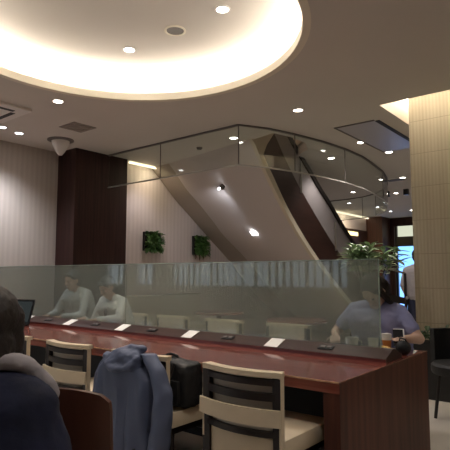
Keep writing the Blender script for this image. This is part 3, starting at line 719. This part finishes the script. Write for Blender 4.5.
# ---------------------------------------------------------------- people
def hand(mb_, wrist, d, up, s=1.0, curl=.5):
    """palm with four bent fingers and a thumb; d = direction of the fingers, up = back of the hand"""
    d = V(d).normalized(); up = V(up); up = (up-d*up.dot(d)).normalized(); r_ = d.cross(up); w = V(wrist)
    for o_ in (-.026, -.009, .009, .026): mb_.capsule(w+r_*o_*.6*s, w+d*.075*s+r_*o_*s, .013*s, .0115*s)
    for o_, L in ((-.031, .058), (-.0105, .070), (.0105, .076), (.031, .068)):
        a = w+d*.078*s+r_*o_*s; q = (d-up*curl*.6).normalized(); b2 = a+q*L*.5*s; q2 = (d-up*curl*1.7).normalized(); c2 = b2+q2*L*.5*s
        mb_.capsule(a, b2, .0088*s, .008*s).capsule(b2, c2, .008*s, .0068*s)
    t0 = w+d*.022*s+r_*.026*s; t1 = t0+(d*.6+r_*.75-up*.2).normalized()*.036*s; t2 = t1+(d*.9+r_*.25-up*.35).normalized()*.030*s
    mb_.capsule(t0, t1, .0125*s, .010*s).capsule(t1, t2, .010*s, .0085*s)
def head(mb_, c, fwd, upv):
    """skull, jaw, nose, lips, ears. c is the centre of the head"""
    f = V(fwd).normalized(); u = V(upv); u = (u-f*u.dot(f)).normalized(); r_ = f.cross(u)
    B_ = Matrix((r_, f, u)).transposed().to_4x4(); c = V(c)
    loc = lambda x, y, z: c+r_*x+f*y+u*z
    mb_.ell(loc(0, -.008, .025), (.074, .092, .088), B_).ell(loc(0, .018, -.045), (.055, .062, .065), B_).ell(loc(0, .05, -.088), (.028, .026, .022), B_)
    mb_.capsule(loc(0, .082, .012), loc(0, .100, -.022), .008, .013).capsule(loc(-.018, .078, -.055), loc(.018, .078, -.055), .009)
    for s_ in (-1, 1):
        mb_.ell(loc(s_*.076, -.006, -.005), (.009, .018, .030), B_); mb_.ell(loc(s_*.038, .06, -.02), (.022, .022, .02), B_); mb_.capsule(loc(s_*.018, .082, .028), loc(s_*.045, .072, .028), .008, .007)
    return loc, B_
def eyes(t, loc, B_):
    for s_ in (-1, 1): part(MB().ell(loc(s_*.031, .074, .008), (.012, .010, .007), B_), 'eye', M['hairb'], t, smooth=True)
    part(MB().capsule(loc(-.017, .087, -.055), loc(.017, .087, -.055), .0045), 'mouth', mat('lips', (.35, .12, .1), .5), t, smooth=True)
def seated(name, label, x, y, face, top, shirt, skin, hairm, lean=.12, hands=None, sleeve=False, elbows=None, trousers='trous', hdir=None, tie=False, longhair=False, vox=.009, wid=.185, look=-.25, hpos=None):
    """face: unit plan direction the person faces. top: z of head top."""
    t = thing(name, label, 'person', (x, y, 0))
    f = V((face[0], face[1], 0)).normalized(); r_ = V((f.y, -f.x, 0)); g = lambda a, b_, z: V((x, y, 0))+r_*a+f*b_+V((0, 0, z))
    hip = .55; sh = top-.27
    hc = g(0, lean+.04, top-.115) if hpos is None else V(hpos)
    hf = (hdir and V(hdir)) or (f+V((0, 0, look)))
    body = MB(); loc, B_ = head(body, hc, hf, (0, 0, 1) if abs(V(hf).normalized().z) < .9 else f)
    neck0 = g(0, lean*.75, sh+.03); body.capsule(neck0, hc-V((0, 0, .05)), .052, .05)
    body.capsule(g(0, .02, hip), g(0, lean*.6, sh-.08), .10, .10)
    SH = [g(s_*wid, lean*.8, sh) for s_ in (-1, 1)]
    if hands is None: hands = [(g(-.13, .42, TZ+.035), f-r_*-.4), (g(.13, .42, TZ+.035), f-r_*.4)]
    cl = MB(); cuff = []
    for s_, S_, (W_, hd) in zip((-1, 1), SH, hands):
        mid = S_.lerp(W_, .5); L = (W_-S_).length; dr_ = max(.0, .29**2-(L/2)**2)**.5
        E_ = mid+(V((0, 0, -1))*.9+r_*s_*.5-f*.15).normalized()*dr_
        if E_.z < TZ+.03 and E_.y < 3.49 and E_.y > 2.2: E_.z = TZ+.045
        if elbows: E_ = V(elbows[0 if s_ < 0 else 1])
        body.capsule(S_, E_, .046, .038).capsule(E_, W_, .038, .024)
        hand(body, W_, hd, (0, 0, 1))
        if sleeve: cl.capsule(S_, S_.lerp(E_, .62), .058, .056)
        else: cl.capsule(S_, E_, .060, .048).capsule(E_, W_.lerp(E_, .08), .048, .036)
    for s_ in (-1, 1):
        kn = g(s_*.11, .42, .52); an = g(s_*.11, .40, .09)
        body.capsule(g(s_*.09, .02, hip-.01), kn, .07, .05).capsule(kn, an, .048, .035)
    o = part(body, 'body', M[skin], t, voxel=vox, sm=2)
    # shirt
    cl.capsule(g(-.06, .0, hip-.03), g(.06, .0, hip-.03), .125)
    for q in range(9):
        k = q/8; wz = .085+.055*k; zz = hip+(sh-.07-hip)*k; ff = lean*.75*k
        cl.ell(g(0, ff, zz), (1, 1, 1), Matrix.Identity(4)) if False else cl.capsule(g(-wz, ff, zz), g(wz, ff, zz), .105+.01*math.sin(k*PI))
    cl.capsule(SH[0], g(-.05, lean*.78, sh+.035), .058, .05).capsule(SH[1], g(.05, lean*.78, sh+.035), .058, .05).capsule(g(-.12, lean*.7, sh-.045), g(.12, lean*.7, sh-.045), .085)
    part(cl, 'shirt', M[shirt], t, voxel=vox*1.1, sm=3, disp=(.012, .05))
    tr = MB()
    for s_ in (-1, 1):
        kn = g(s_*.11, .42, .52); an = g(s_*.11, .40, .12)
        tr.capsule(g(s_*.09, .0, hip-.02), kn, .088, .066).capsule(kn, an, .062, .05)
    part(tr, 'trousers', M[trousers], t, voxel=.012, sm=2)
    for s_ in (-1, 1):
        part(MB().capsule(g(s_*.11, .36, .045), g(s_*.11, .52, .035), .044, .034), 'shoe', M['shoe'], t, voxel=.010, sm=2)
    hr = MB(); hr.ell(loc(0, -.022, .038), (.083, .094, .088), B_)
    if longhair:
        hr.ell(loc(0, -.045, -.01), (.085, .075, .10), B_)
        for s_ in (-1, 1):
            hr.capsule(loc(s_*.072, .01, .045), loc(s_*.078, .02, -.06), .026, .026).capsule(loc(s_*.078, .02, -.06), loc(s_*.075, .03, -.15), .026, .014)
    else:
        hr.ell(loc(0, -.045, -.02), (.074, .062, .065), B_)
        for s_ in (-1, 1): hr.capsule(loc(s_*.068, -.0, .03), loc(s_*.066, .04, .06), .02, .02)
        hr.capsule(loc(-.04, .062, .082), loc(.04, .062, .082), .018)
    part(hr, 'hair', M[hairm], t, voxel=.007, sm=2, disp=(.010, .03))
    eyes(t, loc, B_)
    if tie: part(MB().sweep([g(0, lean*.8+.062, sh), g(0, lean*.7+.118, sh-.10), g(0, lean*.5+.118, sh-.30)], .035, .012), 'tie', M['tie'], t)
    return t, g, loc, B_

seated('person', 'man in grey shirt with black hair seated behind the frosted glass at the left', -5.13, 3.70, (0, -1), 1.27, 'shirtg', 'skin', 'hairb', lean=.16, vox=.010)
seated('person', 'man in white shirt and dark tie seated behind the frosted glass', -4.46, 3.72, (-.1, -1), 1.20, 'shirt', 'skin', 'hairb', lean=.18, tie=True, vox=.010, look=-.6)
# woman in lilac bending over her phone
seated('person', 'woman in lilac tee with long dark hair bent over a phone at the table end', -1.49, 3.80, (-.12, -1), 1.23, 'lilac', 'skin2', 'hair', lean=.20, sleeve=True, trousers='jeans', longhair=True, vox=.0075,
       hands=[(V((-1.235, 3.42, TZ+.075)), V((.1, -1, .25))), (V((-1.74, 3.45, TZ+.05)), V((.4, -1, -.05)))], elbows=[(-1.19, 3.60, TZ+.06), (-1.83, 3.62, TZ+.06)], hpos=(-1.485, 3.56, 1.105), hdir=(-.25, -.6, -1.0), wid=.18)
ph = thing('smartphone', 'dark smartphone in a white case held by the woman in lilac', 'phone', (-1.21, 3.33, .80))
part(MB().box((-1.225, 3.315, .815), (.068, .009, .12), rot=Matrix.Rotation(R(25), 4, 'Z') @ Matrix.Rotation(R(-30), 4, 'X'), bev=.004), 'case', M['phonecase'], ph)
part(MB().box((-1.228, 3.308, .813), (.063, .004, .115), rot=Matrix.Rotation(R(25), 4, 'Z') @ Matrix.Rotation(R(-30), 4, 'X')), 'phone_body', M['phone'], ph)
hb = thing('handbag', 'small round black pouch on the table beside the phone', 'bag', (-1.17, 3.25, TZ))
part(MB().ell((-1.165, 3.22, TZ+.045), (.048, .045, .045)), 'pouch', M['bag'], hb, smooth=True)
part(MB().tube([(-1.19, 3.22, TZ+.082), (-1.18, 3.21, TZ+.105), (-1.15, 3.21, TZ+.10), (-1.14, 3.22, TZ+.08)], .005, 6), 'wrist_strap', M['bag'], hb)
# tray with food and cups
ty = thing('tray', 'pale tray lying on the table behind the end of the glass', 'tray', (-1.38, 3.25, TZ))
part(MB().box((-1.40, 3.25, TZ+.006), (.38, .22, .008), bev=.003), 'tray_base', M['tray'], ty)
part(MB().bx(-1.59, -1.21, 3.14, 3.15, TZ+.006, TZ+.018).bx(-1.59, -1.21, 3.35, 3.36, TZ+.006, TZ+.018), 'tray_rim', M['tray'], ty)
pt = tag(MB().lathe([(0, .0), (.04, .0), (.065, .012), (.064, .015), (.04, .006), (0, .004)], (-1.275, 3.21, TZ+.011), 28).build('plate', M['plate'], smooth=True), 'small white plate on the tray next to the pouch', 'plate')
m_ = MB()
for k in range(9): m_.ell((-1.275+random.uniform(-.03, .03), 3.21+random.uniform(-.025, .025), TZ+.030+random.uniform(0, .012)), (.016, .014, .012))
tag(m_.build('snack', M['food'], voxel=.004, sm=1), 'yellow snack on the small white plate', 'food')
def cup(x, y, z, label, m='plate', r=.036, h=.075, grp='white cups on the tray'):
    t = thing('cup', label, 'cup', (x, y, z), group=grp)
    part(MB().lathe([(0, 0), (r*.75, 0), (r, h), (r-.004, h), (r*.72, .005), (0, .005)], (x, y, z), 26), 'cup_body', M[m], t, smooth=True)
    part(MB().tube([(x+r*.9, y, z+h*.8), (x+r*1.5, y, z+h*.7), (x+r*1.5, y, z+h*.35), (x+r*.85, y, z+h*.25)], .004, 6), 'handle', M[m], t, smooth=True)
cup(-1.50, 3.20, TZ+.011, 'white cup at the left of the tray behind the glass', r=.045)
cup(-1.37, 3.24, TZ+.011, 'white cup in the middle of the tray behind the glass')
gl = thing('drink_glass', 'glass of orange drink with white lid beside the phone', 'glass', (-1.30, 3.29, TZ+.011))
part(MB().lathe([(0, 0), (.026, 0), (.03, .065), (0, .065)], (-1.30, 3.295, TZ+.011), 22), 'drink', M['drink'], gl, smooth=True)
part(MB().lathe([(0, .065), (.032, .065), (.032, .105), (0, .11)], (-1.30, 3.295, TZ+.011), 22), 'lid', M['plate'], gl, smooth=True)

# person in navy in the foreground, seen from behind
fg = thing('person', 'person in navy jacket and grey hood seen from behind at the lower left', 'person', (-1.50, .70, 0), R(39))
def F(mb_, n, m, **k): return mb_.build(n, m, fg, **k)
bd = MB(); loc, B_ = head(bd, (.024, .03, 1.066), (0, 1, -.1), (0, 0, 1))
bd.capsule((0, 0, .90), (0, .01, 1.0), .055, .052).capsule((0, -.03, .52), (0, 0, .80), .11, .11)
for s_ in (-1, 1):
    bd.capsule((s_*.17, 0, .84), (s_*.22, .06, .60), .045, .04).capsule((s_*.22, .06, .60), (s_*.13, .27, .55), .038, .026)
    hand(bd, (s_*.13, .27, .555), (-s_*.4, 1, -.1), (0, 0, 1)); bd.capsule((s_*.09, 0, .50), (s_*.10, .40, .50), .07, .055).capsule((s_*.10, .40, .50), (s_*.10, .38, .08), .05, .036)
F(bd, 'body', M['skin'], voxel=.011, sm=2)
hr = MB(); hr.ell(loc(0, -.025, .030), (.098, .108, .098), B_).ell(loc(0, -.035, -.06), (.096, .085, .10), B_)
for s_ in (-1, 1): hr.capsule(loc(s_*.068, .02, .03), loc(s_*.074, .03, -.12), .032, .026)
F(hr, 'hair', M['hair'], voxel=.007, sm=14, disp=(.008, .03))
jk = MB()
for q in range(12):
    k = q/11; zz = .50+.34*k; wz = .17+.02*math.sin(k*PI)-.03*k*k; jk.capsule((-wz, -.02, zz), (wz, -.02, zz), .13-.02*k)
for s_ in (-1, 1): jk.capsule((s_*.05, -.02, .90), (s_*.175, -.02, .845), .078, .085).capsule((s_*.175, 0, .835), (s_*.235, .05, .60), .078, .064).capsule((s_*.235, .05, .60), (s_*.14, .24, .55), .06, .045)
F(jk, 'jacket', M['navy'], voxel=.012, sm=3, disp=(.02, .08))
hd_ = MB()
hp = [(-.15, -.02, .93), (-.10, -.05, .965), (-.03, -.065, .975), (.04, -.06, .985), (.095, -.03, .98), (.135, 0, .965), (.165, .02, .94), (.19, .04, .905), (.205, .06, .87)]
for p, q in zip(hp[:-1], hp[1:]): hd_.capsule(p, q, .030, .030)
hd_.ell((.0, -.075, .935), (.10, .035, .035))
F(hd_, 'hood', M['hood'], voxel=.009, sm=3, disp=(.015, .05))
tr = MB()
for s_ in (-1, 1): tr.capsule((s_*.09, -.02, .50), (s_*.10, .40, .51), .09, .068).capsule((s_*.10, .40, .51), (s_*.10, .38, .12), .062, .05)
F(tr, 'trousers', M['trous'], voxel=.014, sm=2)
for s_ in (-1, 1): F(MB().capsule((s_*.10, .35, .045), (s_*.10, .50, .035), .044, .034), 'shoe', M['shoe'], voxel=.011, sm=2)
sb_ = thing('stool', 'round dark stool under the person in the navy jacket', 'stool', (-1.50, .70, 0))
part(MB().lathe([(0, .34), (.2, .34), (.21, .36), (.21, .40), (.19, .415), (0, .415)], (-1.50, .70, 0), 28), 'seat', M['cushion'], sb_, smooth=True)
for a in (45, 135, 225, 315): part(MB().tube([(-1.5+.14*math.cos(R(a)), .7+.14*math.sin(R(a)), .35), (-1.5+.18*math.cos(R(a)), .7+.18*math.sin(R(a)), 0)], .014, 8), 'leg', M['frame'], sb_)

# person standing far back beside the pillar
sp_ = thing('person', 'person in pale top and dark trousers standing beside the ribbed pillar edge', 'person', (-2.64, 8.05, 0), R(20))
def G(mb_, n, m, **k): return mb_.build(n, m, sp_, **k)
bd = MB(); loc, B_ = head(bd, (0, .03, 1.50), (0, 1, -.2), (0, 0, 1))
bd.capsule((0, 0, 1.32), (0, .02, 1.44), .05, .05).capsule((0, 0, .95), (0, 0, 1.25), .10, .11)
for s_ in (-1, 1):
    bd.capsule((s_*.17, 0, 1.29), (s_*.23, -.02, 1.03), .045, .037).capsule((s_*.23, -.02, 1.03), (s_*.18, .16, .88), .036, .025); hand(bd, (s_*.18, .16, .88), (-s_*.2, .5, -.8), (s_*.6, .3, 0))
    bd.capsule((s_*.09, 0, .88), (s_*.10, .02, .48), .08, .055).capsule((s_*.10, .02, .48), (s_*.10, 0, .08), .05, .036)
G(bd, 'body', M['skin'], voxel=.012, sm=2)
tp = MB()
for q in range(9):
    k = q/8; tp.capsule((-.09-.03*k, 0, .90+.36*k), (.09+.03*k, 0, .90+.36*k), .11)
for s_ in (-1, 1): tp.capsule((s_*.05, 0, 1.345), (s_*.17, 0, 1.29), .05, .06).capsule((s_*.17, 0, 1.29), (s_*.225, -.02, 1.06), .06, .055)
G(tp, 'top', M['hood'], voxel=.013, sm=3, disp=(.01, .06))
tr = MB()
for s_ in (-1, 1): tr.capsule((s_*.085, 0, .90), (s_*.10, .02, .48), .10, .07).capsule((s_*.10, .02, .48), (s_*.10, 0, .10), .065, .055)
G(tr, 'trousers', M['jeans'], voxel=.013, sm=2)
for s_ in (-1, 1): G(MB().capsule((s_*.10, -.04, .045), (s_*.10, .12, .035), .044, .034), 'shoe', M['shoe'], voxel=.011, sm=2)
hr = MB(); hr.ell(loc(0, -.022, .038), (.086, .098, .09), B_).ell(loc(0, -.045, -.02), (.078, .065, .08), B_)
G(hr, 'hair', M['hairb'], voxel=.008, sm=2)

# ---------------------------------------------------------------- light
def point(n, loc, e, col=(1, .84, .68), r=.3):
    l = bpy.data.lights.new(n, 'POINT'); l.energy = e; l.color = col; l.shadow_soft_size = r; o = bpy.data.objects.new(n, l); C.objects.link(o); o.location = loc
def spot(n, loc, tgt, e, size, col=(1, .95, .92)):
    l = bpy.data.lights.new(n, 'SPOT'); l.energy = e; l.color = col; l.spot_size = R(size); l.spot_blend = .9; l.shadow_soft_size = .04
    o = bpy.data.objects.new(n, l); C.objects.link(o); o.location = loc; o.rotation_euler = (V(tgt)-V(loc)).to_track_quat('-Z', 'Y').to_euler()
# downlights of the rest of the room (outside the frame)
for x, y in ((-.5, 1.2), (0.8, 3.0), (-1.0, -1.2), (-3.2, -.6), (-5.5, .2), (-7.8, .8), (-9.8, -.4), (-.4, 7.5), (-1.2, 10.5)):
    downlight(x, y, H, 'downlight on the ceiling outside the view', 9)
spot('poster_spot', (-5.7, 2.85, 2.95), (-6.43, 3.05, 1.95), 14, 60, (.95, .93, 1))
spot('plant_spot', (-5.60, 6.0, 2.9), (-6.17, 6.5, 1.8), 8, 70, (.92, .88, 1))
spot('plant_spot_2', (-5.60, 5.3, 2.9), (-6.17, 5.4, 1.7), 5, 80, (.95, .9, 1))
spot('soffit_glow', (-4.80, 5.72, 2.46), (-5.02, 6.0, 2.30), 4, 100, (.85, .9, 1))
def area(n, loc, tgt, e, sx, sy, col=(1, .85, .6)):
    l = bpy.data.lights.new(n, 'AREA'); l.energy = e; l.color = col; l.shape = 'RECTANGLE'; l.size = sx; l.size_y = sy
    o = bpy.data.objects.new(n, l); C.objects.link(o); o.location = loc; o.rotation_euler = (V(tgt)-V(loc)).to_track_quat('-Z', 'Y').to_euler()
area('wall_washer_tube', (-5.93, 5.53, 2.95), (-6.17, 5.53, 2.5), 1.6, .04, .8)
area('wall_washer_far_tube', (-6.05, 13.3, 2.95), (-6.43, 13.3, 2.5), 11, .04, 3.4)
point('upper_glow', (-4.3, 6.0, 4.8), 12, (1, .7, .5), .2)

w = bpy.data.worlds.new('World'); bpy.context.scene.world = w; w.use_nodes = True
w.node_tree.nodes['Background'].inputs[0].default_value = (.9, .8, .7, 1); w.node_tree.nodes['Background'].inputs[1].default_value = .12

# ---------------------------------------------------------------- camera
cam = bpy.data.cameras.new('Camera'); co = bpy.data.objects.new('Camera', cam); C.objects.link(co)
cam.sensor_width = 36; cam.sensor_fit = 'HORIZONTAL'; cam.lens = 505/450*36; cam.clip_start = .02
co.location = (0, 0, 1.22); co.rotation_euler = (PI/2+math.atan(50/505), 0, R(39))
sc = bpy.context.scene; sc.camera = co
sc.view_settings.view_transform = 'Standard'; sc.view_settings.look = 'None'; sc.view_settings.exposure = 1.65; sc.view_settings.gamma = 1
